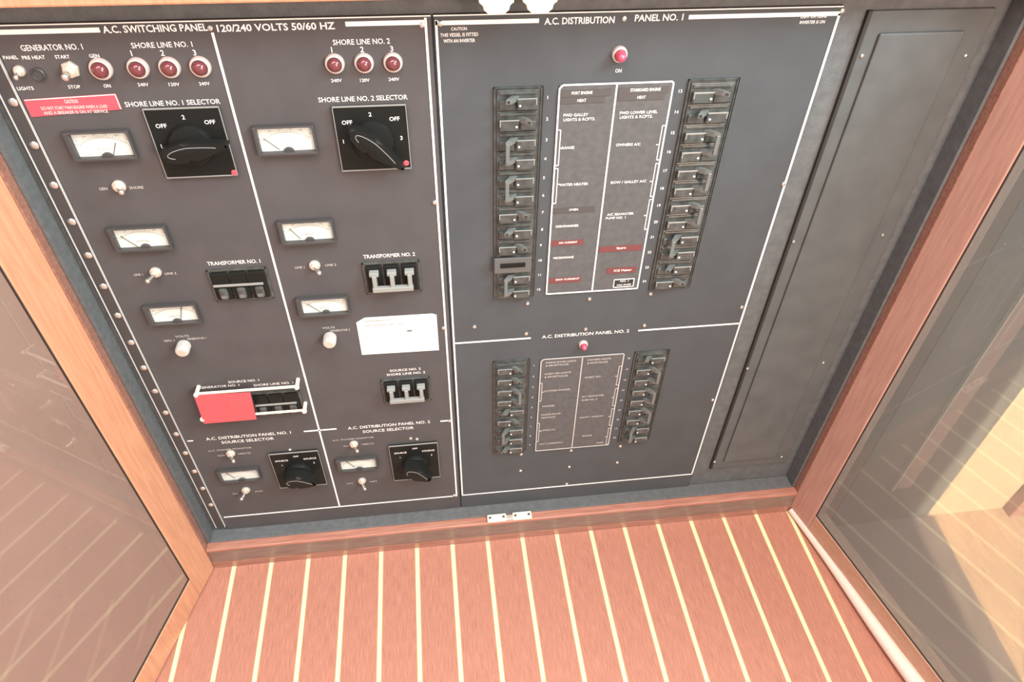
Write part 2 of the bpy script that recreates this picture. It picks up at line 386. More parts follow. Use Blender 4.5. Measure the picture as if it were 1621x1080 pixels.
# ------------------------------------------------------------------ panels
PZ0 = 0.0600; PZ1 = 0.7350
XS = A(690, 200).x; XS = 0.0085
def panel_empty(name, label, cat, x, z): return empty(name, label, cat, (x, 0, z))
SW = panel_empty('switching_panel', 'black A.C. switching panel with selector knobs, meters and toggles left of the breaker panels', 'switch panel', -0.157, SILL + .004)
D1 = panel_empty('distribution_panel', 'large upper black A.C. distribution panel no. 1 with long rows of breakers', 'breaker panel', 0.18, 0.334)
D2 = panel_empty('distribution_panel', 'smaller lower black A.C. distribution panel no. 2 below the large breaker panel', 'breaker panel', 0.18, SILL + .004)
def pp(name, bm, m, par, loc=None, **k):
    """part on a panel. loc is a world point; when None the mesh holds world coordinates"""
    if loc is None:
        if not isinstance(bm, bpy.types.Mesh):
            for v in bm.verts: v.co -= par.location
        return link(name, bm, m, par, **k)
    return link(name, bm, m, par, Vector(loc) - par.location, **k)

# face plates
zsplit = (A(717, 546).z + A(1168, 511).z) / 2 + 0.0
bm = nb(); box(bm, -0.3222, 0.0085, 0.0, 0.0035, SILL + .001, PZ1, 0.0004); pp('face_plate', bm, PANELB, SW)
bm = nb(); box(bm, 0.0105, 0.3560, 0.0, 0.0035, zsplit, PZ1, 0.0004); pp('face_plate', bm, PANEL, D1)
bm = nb(); box(bm, 0.0105, 0.3560, 0.0, 0.0035, SILL + .001, zsplit - 0.0002, 0.0004); pp('face_plate', bm, PANEL, D2)
# hinge strip with its row of screws
bm = nb(); box(bm, -0.3345, -0.3228, -0.0022, 0.0035, SILL + .010, PZ1, 0.0006)
hs = pp('hinge_strip', bm, BEZEL, SW); lab(hs, 'black hinge strip with a row of screws')
bm = nb(); box(bm, -0.3355, -0.3343, -0.0026, 0.0035, SILL + .010, PZ1, 0.0003)  # pale grey line along the outer side of the strip
for v in bm.verts: v.co -= SW.location
lab(link('bright_edge', bm, GREYP, hs), 'thin bright edge')
bm = nb(); box(bm, -0.3232, -0.3225, -0.0026, 0.0, SILL + .010, PZ1)  # pale grey line along the inner side of the strip
for v in bm.verts: v.co -= SW.location
lab(link('bright_edge', bm, GREYP, hs), 'thin bright edge')
hz = [A(x, y).z for x, y in ((25,160),(59,228),(90,291),(117,349),(143,402),(168,451),(190,497),(210,540),(230,580),(248,617),(265,651),(281,685),(296,715),(310,744),(323,771),(335,797))]
for z in hz: link('screw', SCBM, None, hs, Vector((-0.3275, -0.0022, z)) - SW.location)

def screws(par, pts, y=0.0, s=1.0):
    for px, py in pts:
        a = A(px, py); o = pp('screw', SCRM, None, par, (a.x, y, a.z)); o.scale = (s, s, s)
screws(SW, ((333,44),(668,39),(688,320),(702,519),(712,666),(650,694),(660,695),(459,712),(719,784)))
screws(D1, ((697,37),(988,29),(1333,17),(1240,291),(1174,486),(835,480),(933,473),(1030,465),(751,517),(833,528),(927,521),(1020,515)))
screws(D2, ((1128,633),(825,719),(824,745),(904,713),(901,739),(982,706),(977,732),(897,766)))

# painted border lines
def line(bm, p, q, w): strip(bm, xz(*p), xz(*q), w)
bm = nb()
zt = A(160, 47).z
strip(bm, (-0.3222, zt), (A(158, 47).x, zt), 0.0036)
strip(bm, (A(547, 40).x, zt), (0.0035, zt), 0.0036)
xd = [A(*p).x for p in ((335,50),(397,280),(485,600),(537,800))]; xd = sum(xd) / 4
zb = (A(348, 819).z + A(725, 785).z) / 2
strip(bm, (xd, zt - .004), (xd, zb), 0.0020)
strip(bm, (0.0042, PZ1 - .002), (0.0042, zb), 0.0020)
strip(bm, (-0.3195, zb), (0.0052, zb), 0.0020)
z = A(505, 681).z; strip(bm, (A(481, 683).x, z), (A(533, 680).x, z), 0.0020)
z = A(706, 666).z; strip(bm, (A(697, 667).x, z), (0.0042, z), 0.0020)
z = A(300, 698).z; strip(bm, (-0.3195, z), (A(306, 698).x, z), 0.0016)
strip(bm, (-0.322, PZ1 - .0006), (0.0085, PZ1 - .0006), 0.0009)
pp('border_line', bm, WHITE, SW)
xr = [A(*p).x for p in ((1330,24),(1240,298),(1170,511),(1100,735))]; xr = sum(xr) / 4
bm = nb(); zt2 = (A(700, 39).z + A(1300, 19).z) / 2
strip(bm, (0.0118, zt2), (A(853, 34).x, zt2), 0.0034); strip(bm, (A(1090, 27).x, zt2), (xr + .001, zt2), 0.0034)
strip(bm, (0.0125, PZ1 - .004), (0.0125, zsplit), 0.0019)
strip(bm, (xr, zt2), (xr, zsplit), 0.0022)
zs = zsplit + 0.0006
strip(bm, (0.0125, zs), (A(840, 536).x, zs), 0.0020); strip(bm, (A(1010, 524).x, zs), (xr, zs), 0.0020)
strip(bm, (0.0105, PZ1 - .0006), (0.3555, PZ1 - .0006), 0.0009)
pp('border_line', bm, WHITE, D1)
bm = nb()
strip(bm, (0.0125, zsplit - .0002), (0.0125, zb), 0.0019); strip(bm, (xr, zsplit - .0002), (xr, zb), 0.0018)
strip(bm, (0.0120, zb), (xr, zb), 0.0018)
pp('border_line', bm, WHITE, D2)

# ------------------------------------------------------------------ instruments
def lamp(par, px, py, r=0.0083, lens=RED, label='dark red pilot lamp in a pale ring', tall=1.0):
    a = A(px, py, -0.004)
    b = nb(); lathe(b, [(r, 0), (r, 0.0016), (r * .93, 0.0034), (r * .76, 0.0040), (r * .72, 0.0020)], seg=28)
    o = pp('pilot_lamp', b, RING, par, (a.x, 0, a.z), smooth=True); lab(o, label)
    b = nb(); rr = r * 0.68
    lathe(b, [(rr, 0.002), (rr, 0.0045 * tall), (rr * .92, 0.0062 * tall), (rr * .70, 0.0076 * tall), (rr * .4, 0.0084 * tall), (rr * .15, 0.0087 * tall)], seg=16)
    link('lens', b, lens, o, smooth=True)
    return o
lamp(SW, 158, 111.5, 0.0086, label='dark red generator pilot lamp in a pale ring')
for x, y in ((217, 110), (267, 109), (316, 108)): lamp(SW, x, y)
for x, y in ((529.5, 103), (576, 102), (622, 101)): lamp(SW, x, y, 0.0080)
lamp(D1, 982, 88, 0.0068, REDL, 'bright red pilot lamp in a pale ring', 1.4)
lamp(D2, 924, 548, 0.0055, REDL, 'bright pink red pilot lamp', 1.2)

def toggle(par, px, py, tx, ty, r=0.0050, L=0.013, hexn=False, label=None):
    """nut at (px, py), lever tip seen at (tx, ty)"""
    a = A(px, py, -0.002); tip = A(tx, ty, -0.002 - L * 0.75)
    b = nb(); lathe(b, [(r, 0), (r, 0.0022), (r * .86, 0.0030)], seg=6 if hexn else 16, rot=0.3)
    lathe(b, [(r * .62, 0.0025), (r * .62, 0.0052), (r * .35, 0.0056)], seg=14)
    o = pp('toggle_switch', b, NICKEL, par, (a.x, 0, a.z), smooth=True)
    if label: lab(o, label)
    c = Vector((a.x, 0, a.z)); d = tip - c
    b = nb(); tube(b, (0, -0.0045, 0), d * 0.92, 0.0013 * r / .005, 0.0021 * r / .005); ball(b, d * 0.93, 0.0023 * r / .005)
    link('lever', b, CHROME, o, smooth=True)
    return o
toggle(SW, 30, 113, 25, 124, 0.0042, 0.010, label='small panel lights toggle')
toggle(SW, 111, 111, 103, 123, 0.0068, 0.012, True, 'large start and stop toggle with a hexagonal nut')
toggle(SW, 188, 296, 193, 305, 0.0058, 0.013)
toggle(SW, 246, 432, 233, 446, 0.0055, 0.016)
toggle(SW, 498, 421, 506, 433, 0.0056, 0.014)
toggle(SW, 365, 719, 370, 731, 0.0056, 0.015); toggle(SW, 389, 777, 382, 791, 0.0056, 0.016)
toggle(SW, 560, 704, 566, 715, 0.0056, 0.015); toggle(SW, 573, 762, 578, 775, 0.0054, 0.015)
a = A(62, 117); b = nb(); lathe(b, [(0.0052, 0), (0.0052, 0.002), (0.0044, 0.003), (0.0038, 0.0018)], seg=20)
lab(pp('preheat_button', b, BEZEL, SW, (a.x, 0, a.z), smooth=True), 'dull black preheat button')

def knob(par, px, py, label):
    a = A(px, py, -0.006)
    b = nb(); pr = [(0.0062, 0), (0.0066, 0.001), (0.0066, 0.012), (0.0058, 0.0135), (0.002, 0.0138)]
    lathe(b, pr, seg=24)
    for i in range(24):
        t = 2 * PI * i / 24; tube(b, (0.0066 * math.cos(t), -0.001, 0.0066 * math.sin(t)), (0.0066 * math.cos(t), -0.012, 0.0066 * math.sin(t)), 0.0004, 0.0004, 5)
    o = pp('adjuster_knob', b, KNOBW, par, (a.x, 0, a.z), smooth=True); lab(o, label)
    b = nb(); lathe(b, [(0.0045, 0.0136), (0.0042, 0.0143)], seg=18); link('knob_cap', b, NICKEL, o)
knob(SW, 290, 551, 'round white ribbed knob'); knob(SW, 522, 538, 'round white ribbed knob')

def meter(par, face, outer, needle, caption, label):
    fx0, fx1, fz0, fz1 = rect_of(face, -0.002)
    ox0, ox1, oz0, oz1 = rect_of(outer, -0.0065)
    ox1 = fx1 + 0.0020; oz1 = fz1 + 0.0016
    cx, cz = (ox0 + ox1) / 2, (oz0 + oz1) / 2
    b = nb(); d = -0.0070
    def q(x0, x1, z0, z1): box(b, x0 - cx, x1 - cx, d, 0, z0 - cz, z1 - cz, 0.0008)
    q(ox0, fx0, oz0, oz1); q(fx1, ox1, oz0, oz1); q(fx0 - .001, fx1 + .001, oz0, fz0); q(fx0 - .001, fx1 + .001, fz1, oz1)
    o = pp('panel_meter', b, BEZEL, par, (cx, 0, cz)); lab(o, label)
    b = nb(); box(b, fx0 - cx, fx1 - cx, -0.0022, 0, fz0 - cz, fz1 - cz); lab(link('dial', b, DIAL, o), 'cream dial')
    # scale arc, ticks, caption
    b = nb(); w = fx1 - fx0; h = fz1 - fz0; mx = (fx0 + fx1) / 2 - cx; pz = fz0 - cz - h * 0.10
    R_ = h * 0.86; n = 20; a0, a1 = math.radians(140), math.radians(40); kx = w / (2.25 * R_)
    P = lambda t, r: (mx + r * math.cos(t) * kx * 1.25, pz + r * math.sin(t))
    for i in range(n):
        t, u = a0 + (a1 - a0) * i / n, a0 + (a1 - a0) * (i + 1) / n
        strip(b, P(t, R_), P(u, R_), 0.00022, -0.0022, -0.0024)
        strip(b, P(t, R_), P(t, R_ * (1.10 if i % 4 else 1.16)), 0.00028, -0.0022, -0.0024)
    for i, s in enumerate(caption[1]):
        t = a0 + (a1 - a0) * (i + .5) / len(caption[1]); p = P(t, R_ * 1.20)
        if p[1] < fz1 - cz - 0.001: add_text(b, s, p[0], p[1], cap=0.0016, y=-0.0024)
    add_text(b, caption[0], mx - w * .02, pz + R_ * 0.45, width=w * .26, cap=0.0022, y=-0.0024)
    link('scale', b, INKP, o)
    b = nb(); p, q2 = xz(*needle[0], -0.003), xz(*needle[1], -0.003)
    strip(b, (p[0] - cx, p[1] - cz), (q2[0] - cx, q2[1] - cz), 0.0006, -0.0030, -0.0034); link('needle', b, INK, o)
    b = nb(); r = min(0.0045, h * .2); pts = [(mx + r * math.cos(PI * i / 10), fz0 - cz + r * .8 * math.sin(PI * i / 10)) for i in range(11)]
    prism(b, pts, -0.0022, -0.0050); link('pivot_cover', b, BEZEL, o)
AMP = ('AMPERES', ('0', '20', '40', '60', '80', '100')); VOL = ('VOLTS', ('0', '50', '100', '150', '200', '250')); HZ = ('HERTZ', ('55', '58', '60', '62', '65'))
meter(SW, ((111,210),(202,207),(215,245),(126,248)), ((93,204),(206,200),(221,252),(118,258)), ((183,226),(180,246)), VOL, 'rectangular meter with its needle upright on the right')
meter(SW, ((178,361),(261,358),(270,388),(191,392)), ((166,360),(264,355),(277,396),(183,401)), ((191,374),(219,391)), AMP, 'rectangular meter with its needle resting at the left')
meter(SW, ((234,484),(309,481),(316,506),(245,509)), ((222,483),(313,477),(326,512),(237,517)), ((287,486),(287,507)), HZ, 'rectangular meter with an upright needle')
meter(SW, ((405,201),(494,199),(500,237),(416,239)), ((394,197),(502,194),(510,244),(411,249)), ((417,219),(443,237)), VOL, 'rectangular meter with its needle resting at the left')
meter(SW, ((445,351),(525,348),(528,377),(453,381)), ((435,347),(531,343),(536,385),(447,390)), ((458,362),(476,378)), AMP, 'rectangular meter with its needle resting at the left')
meter(SW, ((475,473),(548,468),(551,491),(482,496)), ((464,471),(552,465),(556,499),(476,504)), ((486,481),(508,494)), HZ, 'rectangular meter with its needle resting at the left')
meter(SW, ((348,745),(408,740),(412,756),(354,761)), ((341,742),(411,737),(417,760),(348,766)), ((356,748),(372,757)), VOL, 'small low meter')
meter(SW, ((537,727),(594,723),(597,739),(542,743)), ((530,725),(597,721),(600,743),(535,748)), ((547,730),(562,740)), VOL, 'small low meter')

def selector(par, corners, ang, words, big=False, label=''):
    x0, x1, z0, z1 = rect_of(corners, -0.004)
    cx, cz = (x0 + x1) / 2, (z0 + z1) / 2; w = x1 - x0; h = z1 - z0
    b = nb(); box(b, x0 - cx, x1 - cx, -0.0040, 0, z0 - cz, z1 - cz, 0.0010)
    o = pp('selector_switch', b, DARK, par, (cx, 0, cz)); lab(o, label)
    b = nb(); e = 0.0007  # highlights along the plate edges, put in as grey lines
    for (p, q) in (((x0, z1), (x1, z1)), ((x1, z1), (x1, z0)), ((x0, z1), (x0, z0)), ((x0, z0), (x1, z0))):
        strip(b, (p[0] - cx, p[1] - cz), (q[0] - cx, q[1] - cz), 0.0006 if p[1] != q[1] else 0.0010, -0.0030, -0.0043)
    lab(link('plate_edge_highlight', b, EDGEG, o), 'grey highlight drawn along the edge')
    zc = -0.001 if not big else -0.003
    r = 0.0185 if not big else 0.0175
    b = nb(); lathe(b, [(r, 0.004), (r, 0.007), (r * .93, 0.0095), (r * .55, 0.0105)], cz=zc, seg=40)
    link('dial_disc', b, DARK, o, smooth=True)
    b = nb(); lf, lb, hw = (0.034, 0.025, 0.0088) if not big else (0.026, 0.019, 0.0115)
    pts = []
    for i in range(40):
        t = 2 * PI * i / 40; c, s = math.cos(t), math.sin(t)
        L_ = lf if c > 0 else lb
        pts.append((L_ * c, hw * (abs(s) ** 1.0) * (1 if s >= 0 else -1) * (1 - 0.55 * max(c, 0))))
    prism(b, pts, -0.0100, -0.0195 if not big else -0.024, 0.0028 if not big else 0.0045)
    ca, sa = math.cos(ang), math.sin(ang)
    for v in b.verts: v.co = Vector((v.co.x * ca - v.co.z * sa, v.co.y, zc + v.co.x * sa + v.co.z * ca))
    kn = link('handle', b, DARK, o, smooth=True)
    b = nb(); yy = -0.0197 if not big else -0.0242  # gloss streak on the handle, put in as thin grey strips
    for i in range(24):
        pa, pb = pts[(i + 1) % 40], pts[(i + 2) % 40]
        pa = Vector((pa[0] * .70, pa[1] * .52)); pb = Vector((pb[0] * .70, pb[1] * .52))
        rr = lambda v: (v.x * ca - v.y * sa, zc + v.x * sa + v.y * ca)
        strip(b, rr(pa), rr(pb), 0.0005, yy + 0.0005, yy - 0.0002)
    lab(link('handle_highlight', b, EDGEG, o), 'grey highlight drawn on the handle rim')
    b = nb()
    for s, fx, fz, cp in words: add_text(b, s, fx * w, fz * h, cap=cp, bold=0.012, y=-0.0044)
    link('lettering', b, WHITE, o)
    return o
big_words = (('OFF', -0.33, 0.27, 0.0036), ('2', 0.0, 0.38, 0.0036), ('OFF', 0.33, 0.30, 0.0036), ('1', -0.42, -0.02, 0.0036), ('3', 0.40, -0.0, 0.0036))
selector(SW, ((228,173),(346,170),(376,277),(262,282)), math.radians(8), big_words, label='shore line no. 1 selector with its black handle turned level')
selector(SW, ((528,170),(643,166),(650,267),(540,270)), math.radians(-42), big_words, label='shore line no. 2 selector with its black handle turned down to the right')
sw_words = (('SOURCE', -0.28, 0.31, 0.0030), ('OFF', 0.03, 0.40, 0.0028), ('SOURCE', 0.30, 0.31, 0.0030), ('1', -0.30, 0.18, 0.0028), ('2', 0.36, 0.18, 0.0028))
selector(SW, ((428,720),(505,714),(516,767),(441,773)), math.radians(-14), sw_words, True, 'glossy black source selector under panel no. 1 lettering')
selector(SW, ((616,707),(691,702),(698,756),(623,760)), math.radians(-38), sw_words, True, 'glossy black source selector under panel no. 2 lettering')

# three-pole breakers on the switching panel
def tripole(par, corners, up, label, post=POST, n=3):
    x0, x1, z0, z1 = rect_of(corners, -0.001)
    cx, cz = (x0 + x1) / 2, (z0 + z1) / 2; w = x1 - x0; h = z1 - z0
    b = nb(); fr = 0.0020
    box(b, -w/2, w/2, -0.0012, 0, -h/2, h/2, 0.0004)
    box(b, -w/2, w/2, -0.0026, -0.001, -h/2, -h/2 + fr, 0.0004); box(b, -w/2, -w/2 + fr, -0.0026, -0.001, -h/2, h/2, 0.0004)
    box(b, w/2 - fr, w/2, -0.0026, -0.001, -h/2, h/2, 0.0004); box(b, -w/2, w/2, -0.0026, -0.001, h/2 - fr, h/2, 0.0004)
    o = pp('three_pole_breaker', b, BREAK, par, (cx, 0, cz)); lab(o, label)
    pitch = w / 3.25
    for i in range(3):
        x = (i - 1) * pitch
        b = nb(); box(b, x - pitch * .44, x + pitch * .44, -0.0050, -0.001, -h * .42, h * .42, 0.0012)
        link('pole_block', b, DARK, o)
    for i in range(3):
        x = (i - 1) * pitch
        b = nb()
        if up:
            box(b, x - 0.0022, x + 0.0022, -0.014, -0.004, -h * .17, h * .26, 0.0008)
            box(b, x - 0.0048, x + 0.0048, -0.0115, -0.004, h * .20, h * .32, 0.0010)
            link('toggle', b, post, o)
        else:
            box(b, x - 0.0045, x + 0.0045, -0.0080, -0.004, -h * .36, -h * .02, 0.0022); link('toggle', b, BREAK, o)
            b = nb(); box(b, x - 0.0028, x + 0.0028, -0.0083, -0.0078, -h * .32, -h * .22, 0.0002); lab(link('toggle_tip', b, TOGG, o), 'pale tip')  # paler block near the end of each toggle
    b = nb()
    if up: box(b, -pitch - 0.0030, pitch + 0.0030, -0.0148, -0.0095, -h * .24, -h * .10, 0.0008); link('tie_bar', b, post, o)
    else: box(b, -pitch * 1.45, pitch * 1.3, -0.0062, -0.0048, h * .02, h * .09, 0.0005); link('tie_bar', b, POST, o)
tripole(SW, ((326,426),(422,423),(434,471),(343,476)), False, 'transformer no. 1 breaker with its toggles down')
tripole(SW, ((573,415),(664,412),(668,459),(580,465)), True, 'transformer no. 2 breaker with three pale grey toggles')
tripole(SW, ((603,600),(679,597),(684,632),(608,637)), True, 'source no. 2 breaker with three pale grey toggles')
tripole(SW, ((398,622),(474,617),(483,652),(405,658)), False, 'source no. 1 shore line breaker beside the red card')
tripole(SW, ((314,628),(392,624),(400,658),(322,664)), False, 'source no. 1 generator breaker mostly covered by the red card')
bm = nb()
for p, q, w_ in (((311,624),(470,612),0.0026), ((321,662),(482,650),0.0022)):
    a, b2 = A(*p, -0.012), A(*q, -0.012); z = (a.z + b2.z) / 2
    box(bm, a.x, b2.x, -0.0130, -0.0105, z - w_/2, z + w_/2, 0.0005)
    for xx in (a.x, b2.x):
        tube(bm, (xx, 0, z), (xx, -0.0135, z), 0.0022, 0.0022)
        ball(bm, (xx, -0.0135, z), 0.0030, 10)
lab(pp('interlock_rail', bm, CREAM, SW), 'pale metal interlock rails above and below the source no. 1 breakers')

# ------------------------------------------------------------------ breaker banks
def make_breaker_meshes():
    w, h = 0.0325, 0.0186
    out = {}
    for side in (-1, 1):
        b = nb(); box(b, -w/2, w/2, -0.0020, 0, -h/2, h/2, 0.0006)
        # raised housing on the side away from the toggle, a low sloped block on its side
        xa, xb = sorted((side * 0.001, -side * (w/2 - 0.0015)))
        box(b, xa, xb, -0.0065, -0.001, -h * .40, h * .16, 0.0012)
        xa, xb = sorted((side * 0.002, side * (w/2 - 0.0015)))
        box(b, xa, xb, -0.0042, -0.001, -h * .42, h * .05, 0.0010)
        box(b, -w/2 + .0015, w/2 - .0015, -0.0034, -0.001, h * .30, h * .44, 0.0005)
        o = link('circuit_breaker', b, BREAK); out['body', side] = o.data; bpy.data.objects.remove(o)
        b = nb(); xa, xb = sorted((side * 0.001, -side * (w/2 - 0.0015)))  # highlights on the housing edges, put in as pale strips
        box(b, xa, xb, -0.0068, -0.0058, h * .13, h * .17, 0.0002)
        xo = -side * (w/2 - 0.0018); box(b, min(xo, xo + side * .0008), max(xo, xo + side * .0008), -0.0068, -0.0058, -h * .15, h * .17, 0.0001)
        o = link('edge_highlight', b, EDGEG); out['edge', side] = o.data; bpy.data.objects.remove(o)
        b = nb(); tip = Vector((side * 0.0088, -0.0125, 0.0030))
        # paddle toggle leaning to its side
        for (p, q, wz) in ((Vector((side * 0.0015, -0.002, 0.002)), tip, 0.0026),):
            pts = [(p + Vector((-side * 0.0028, 0, 0))), (q + Vector((-side * 0.0030, 0.0012, 0))), q + Vector((side * 0.0020, -0.0006, 0)), (p + Vector((side * 0.0040, 0, 0)))]
            va = [b.verts.new(v + Vector((0, 0, wz))) for v in pts]; vb = [b.verts.new(v - Vector((0, 0, wz))) for v in pts]
            b.faces.new(va); b.faces.new(list(reversed(vb)))
            for i in range(4): b.faces.new((va[i], va[(i+1) % 4], vb[(i+1) % 4], vb[i]))
            bmesh.ops.bevel(b, geom=b.edges[:], offset=0.0007, segments=2, affect='EDGES')
        o = link('toggle', b, TOGG); out['toggle', side] = o.data; bpy.data.objects.remove(o)
        b = nb(); c = tip + Vector((-side * .0006, -0.0001, 0)); tube(b, c + Vector((0, 0.001, 0)), c + Vector((0, -0.0006, 0)), 0.0011, 0.0011, 10)
        o = link('toggle_hole', b, DARKER); out['hole', side] = o.data; bpy.data.objects.remove(o)
        b = nb(); c = tip; box(b, c.x - .0014, c.x + .0018, c.y - 0.0012, c.y + .0010, -0.0190 + .003, 0.003, 0.0005)
        o = link('tie_bar', b, TOGG); out['tie', side] = o.data; bpy.data.objects.remove(o)
    b = nb(); tube(b, (0, 0, 0), (0, -0.0010, 0), 0.0009, 0.0009, 8)
    o = link('index_dot', b, WHITE); out['dot'] = o.data; bpy.data.objects.remove(o)
    return out
BK = make_breaker_meshes()
def bank(par, strip_pts, rows, zs, name_no):
    """rows: 'l' / 'r' single, 'L' / 'R' tied to the next row, 'x' covered; zs: row centre heights"""
    x0, x1, z0, z1 = rect_of(strip_pts)
    cx = (x0 + x1) / 2
    b = nb(); box(b, x0 - .0015, x1 + .0015, -0.0008, 0, z0 - .001, z1 + .001, 0.0003)
    box(b, x0 - .0015, x0 - .0007, -0.0020, 0, z0 - .001, z1 + .001); box(b, x1 + .0007, x1 + .0015, -0.0020, 0, z0 - .001, z1 + .001)
    box(b, x1 + .0030, x1 + .0036, -0.0012, 0, z0 - .001, z1 + .001)
    box(b, x0 - .0015, x1 + .0015, -0.0020, 0, z1 + .0002, z1 + .001); box(b, x0 - .0015, x1 + .0015, -0.0020, 0, z0 - .001, z0 - .0002)
    pp('breaker_frame', b, BREAK, par)
    kx = (x1 - x0) / 0.0345; kz = abs(zs[0] - zs[1]) / 0.019
    for i, (r, z) in enumerate(zip(rows, zs)):
        s = -1 if r.lower() == 'l' else 1
        o = pp('circuit_breaker', BK['body', s], None, par, (cx, -0.0006, z)); o.scale = (kx, 1, kz)
        link('edge_highlight', BK['edge', s], None, o)
        if r != 'x':
            t = link('toggle', BK['toggle', s], None, o)
            if not r.isupper() and not (i and rows[i - 1].isupper()): link('toggle_hole', BK['hole', s], None, o)
            if r.isupper(): link('tie_bar', BK['tie', s], None, o)
        d = link('index_dot', BK['dot'], None, o, (0.0012 * -s, -0.0062, -0.0030 if par is D1 else -0.0040))
def rowz(z_first, z_last, n): return [z_first + (z_last - z_first) * i / (n - 1) for i in range(n)]
L1 = ((783,140),(853,137),(842,467),(785,469)); R1 = ((1092,127),(1164,124),(1089,452),(1029,457))
zA, zB = A(815, 164).z, A(808, 464).z
print('BANK pitch', (zA - zB) / 11)
zz = rowz(A(815, 157).z, A(810, 459).z, 12)
bank(D1, L1, 'lrLlLlrlrxLl', zz, 1)
bank(D1, R1, 'rlRrRrRrLllr', zz, 13)
L2 = ((783,572),(834,569),(829,713),(783,716)); R2 = ((1008,557),(1058,554),(1022,694),(979,698))
z2 = rowz(A(808, 581).z, A(806, 707).z, 9)
bank(D2, L2, 'rrRrlrLll', z2, 1)
bank(D2, R2, 'lRrRrRrLl', z2, 10)
# clear lock-out plate over the tenth breaker and pink film over the last two of the lower bank
a = A(812, 411, -0.008)
bm = nb(); box(bm, -0.0195, 0.0195, -0.0085, -0.0065, -0.0095, 0.0095, 0.0008)
lab(pp('breaker_guard', bm, mat('dull_clear_plastic', (0.095, 0.102, 0.10), 0.25), D1, (a.x, 0, zz[9])), 'grey plastic guard over one breaker')
bm = nb(); box(bm, -0.013, 0.013, -0.0095, -0.0085, -0.002, 0.0035, 0.0004)
lab(pp('guard_slot', bm, DARK, D1, (a.x, 0, zz[9])), 'dark slot in the guard')

# legend plates between the banks
def legend(par, pts, dvp, lw, y=-0.0012):
    x0, x1, z0, z1 = rect_of(pts)
    b = nb(); box(b, x0, x1, y, 0, z0, z1, 0.0003)
    o = pp('legend_plate', b, PLATE, par); lab(o, 'grey legend plate listing circuits in two columns')
    b = nb(); xd_ = sum(A(*p).x for p in dvp) / 2
    k = 0.003; P = [(x0 + k, z1), (x1 - k * .5, z1), (x1, z1 - k * .5), (x1, z0), (x0, z0), (x0, z1 - k), (x0 + k, z1)]
    for p, q in zip(P, P[1:]): strip(b, p, q, lw, y, y - 0.0004)
    strip(b, (xd_, z1), (xd_, z0), lw, y, y - .0004)
    return o, b, (x0, x1, z0, z1)
def brackets(b, items, y=-0.0012):
    for x, za, zb_, s, zm in items:
        strip(b, (x, za), (x, zb_), 0.0008, y, y - .0004)
        for z in (za, zb_): strip(b, (x, z), (x - s * 0.0030, z), 0.0008, y, y - .0004)
        strip(b, (x, zm), (x + s * 0.0030, zm), 0.0008, y, y - .0004)
YL = -0.0016
lp1, lb1, (x0, x1, z0, z1) = legend(D1, ((885,135),(1067,127),(1008,454),(865,466)), ((977,131),(936,461)), 0.0015)
def Zb(y1, y2, px): return A(px, y1).z, A(px, y2).z
brackets(lb1, [(x0 + .0035, *Zb(205, 261, 883), 1, A(883, 234).z), (x0 + .0035, *Zb(266, 321, 878), 1, A(878, 291).z),
               (x1 - .0035, *Zb(198, 252, 1045), -1, A(1040, 228).z), (x1 - .0035, *Zb(258, 310, 1035), -1, A(1035, 286).z), (x1 - .0035, *Zb(315, 362, 1025), -1, A(1025, 340).z)])
t_ = lb1
def LT(b, s, xa, xb, py, cap=0.0027): T(b, s, xa, xb, py + (xb - xa) * 0.022, cap, 0.012, YL - 0.0003)
LT(t_, 'FWD GALLEY', 892, 931, 182); LT(t_, 'LIGHTS & RCPTS.', 892, 942, 189)
LT(t_, 'RANGE', 889, 909, 234); LT(t_, 'WATER HEATER', 885, 931, 292); LT(t_, 'DISHWASHER', 880, 916, 358); LT(t_, 'MICROWAVE', 876, 908, 408)
LT(t_, 'FWD LOWER LEVEL', 981, 1041, 178); LT(t_, 'LIGHTS & RCPTS.', 981, 1033, 185); LT(t_, 'OWNERS A/C', 975, 1014, 229)
LT(t_, 'BOW / GALLEY A/C', 967, 1023, 288); LT(t_, 'A/C SEAWATER', 961, 1003, 339); LT(t_, 'PUMP NO. 1', 959, 990, 345)
def tape(par, plate, pts, m, label, words, border=False):
    x0, x1, z0, z1 = rect_of(pts, YL)
    b = nb(); box(b, x0, x1, YL - .0001, YL + .0004, z0, z1)
    for v in b.verts: v.co -= par.location
    o = lab(link('label_tape', b, m, plate), label)
    for s, xa, xb, py, cap in words: LT(t_, s, xa, xb, py, cap)
    if border:
        for p, q in (((x0, z0), (x1, z0)), ((x1, z0), (x1, z1)), ((x1, z1), (x0, z1)), ((x0, z1), (x0, z0))): strip(t_, p, q, 0.0010, YL, YL - .0003)
tape(D1, lp1, ((888,144),(969,140),(967,151),(887,155)), TAPEB, 'black label tape', [('PORT ENGINE', 905, 938, 147, 0.0026)])
tape(D1, lp1, ((887,155),(958,152),(957,162),(886,165)), TAPEB, 'black label tape', [('HEAT', 914, 928, 159, 0.0026)])
tape(D1, lp1, ((980,140),(1060,136),(1058,147),(979,150)), TAPEB, 'black label tape', [('STARBOARD ENGINE', 998, 1046, 142, 0.0028)])
tape(D1, lp1, ((979,150),(1052,147),(1050,157),(978,160)), TAPEB, 'black label tape', [('HEAT', 1009, 1022, 154, 0.0026)])
tape(D1, lp1, ((875,330),(942,327),(941,335),(874,338)), TAPEB, 'black label tape', [('OVEN', 901, 915, 332, 0.0024)])
tape(D1, lp1, ((873,382),(924,379),(923,387),(872,390)), TAPEM, 'maroon label tape', [('NO CURRENT', 885, 914, 384, 0.0022)])
tape(D1, lp1, ((868,441),(920,438),(919,446),(868,449)), TAPEM, 'maroon label tape', [('BOX CURRENT', 880, 917, 442, 0.0022)])
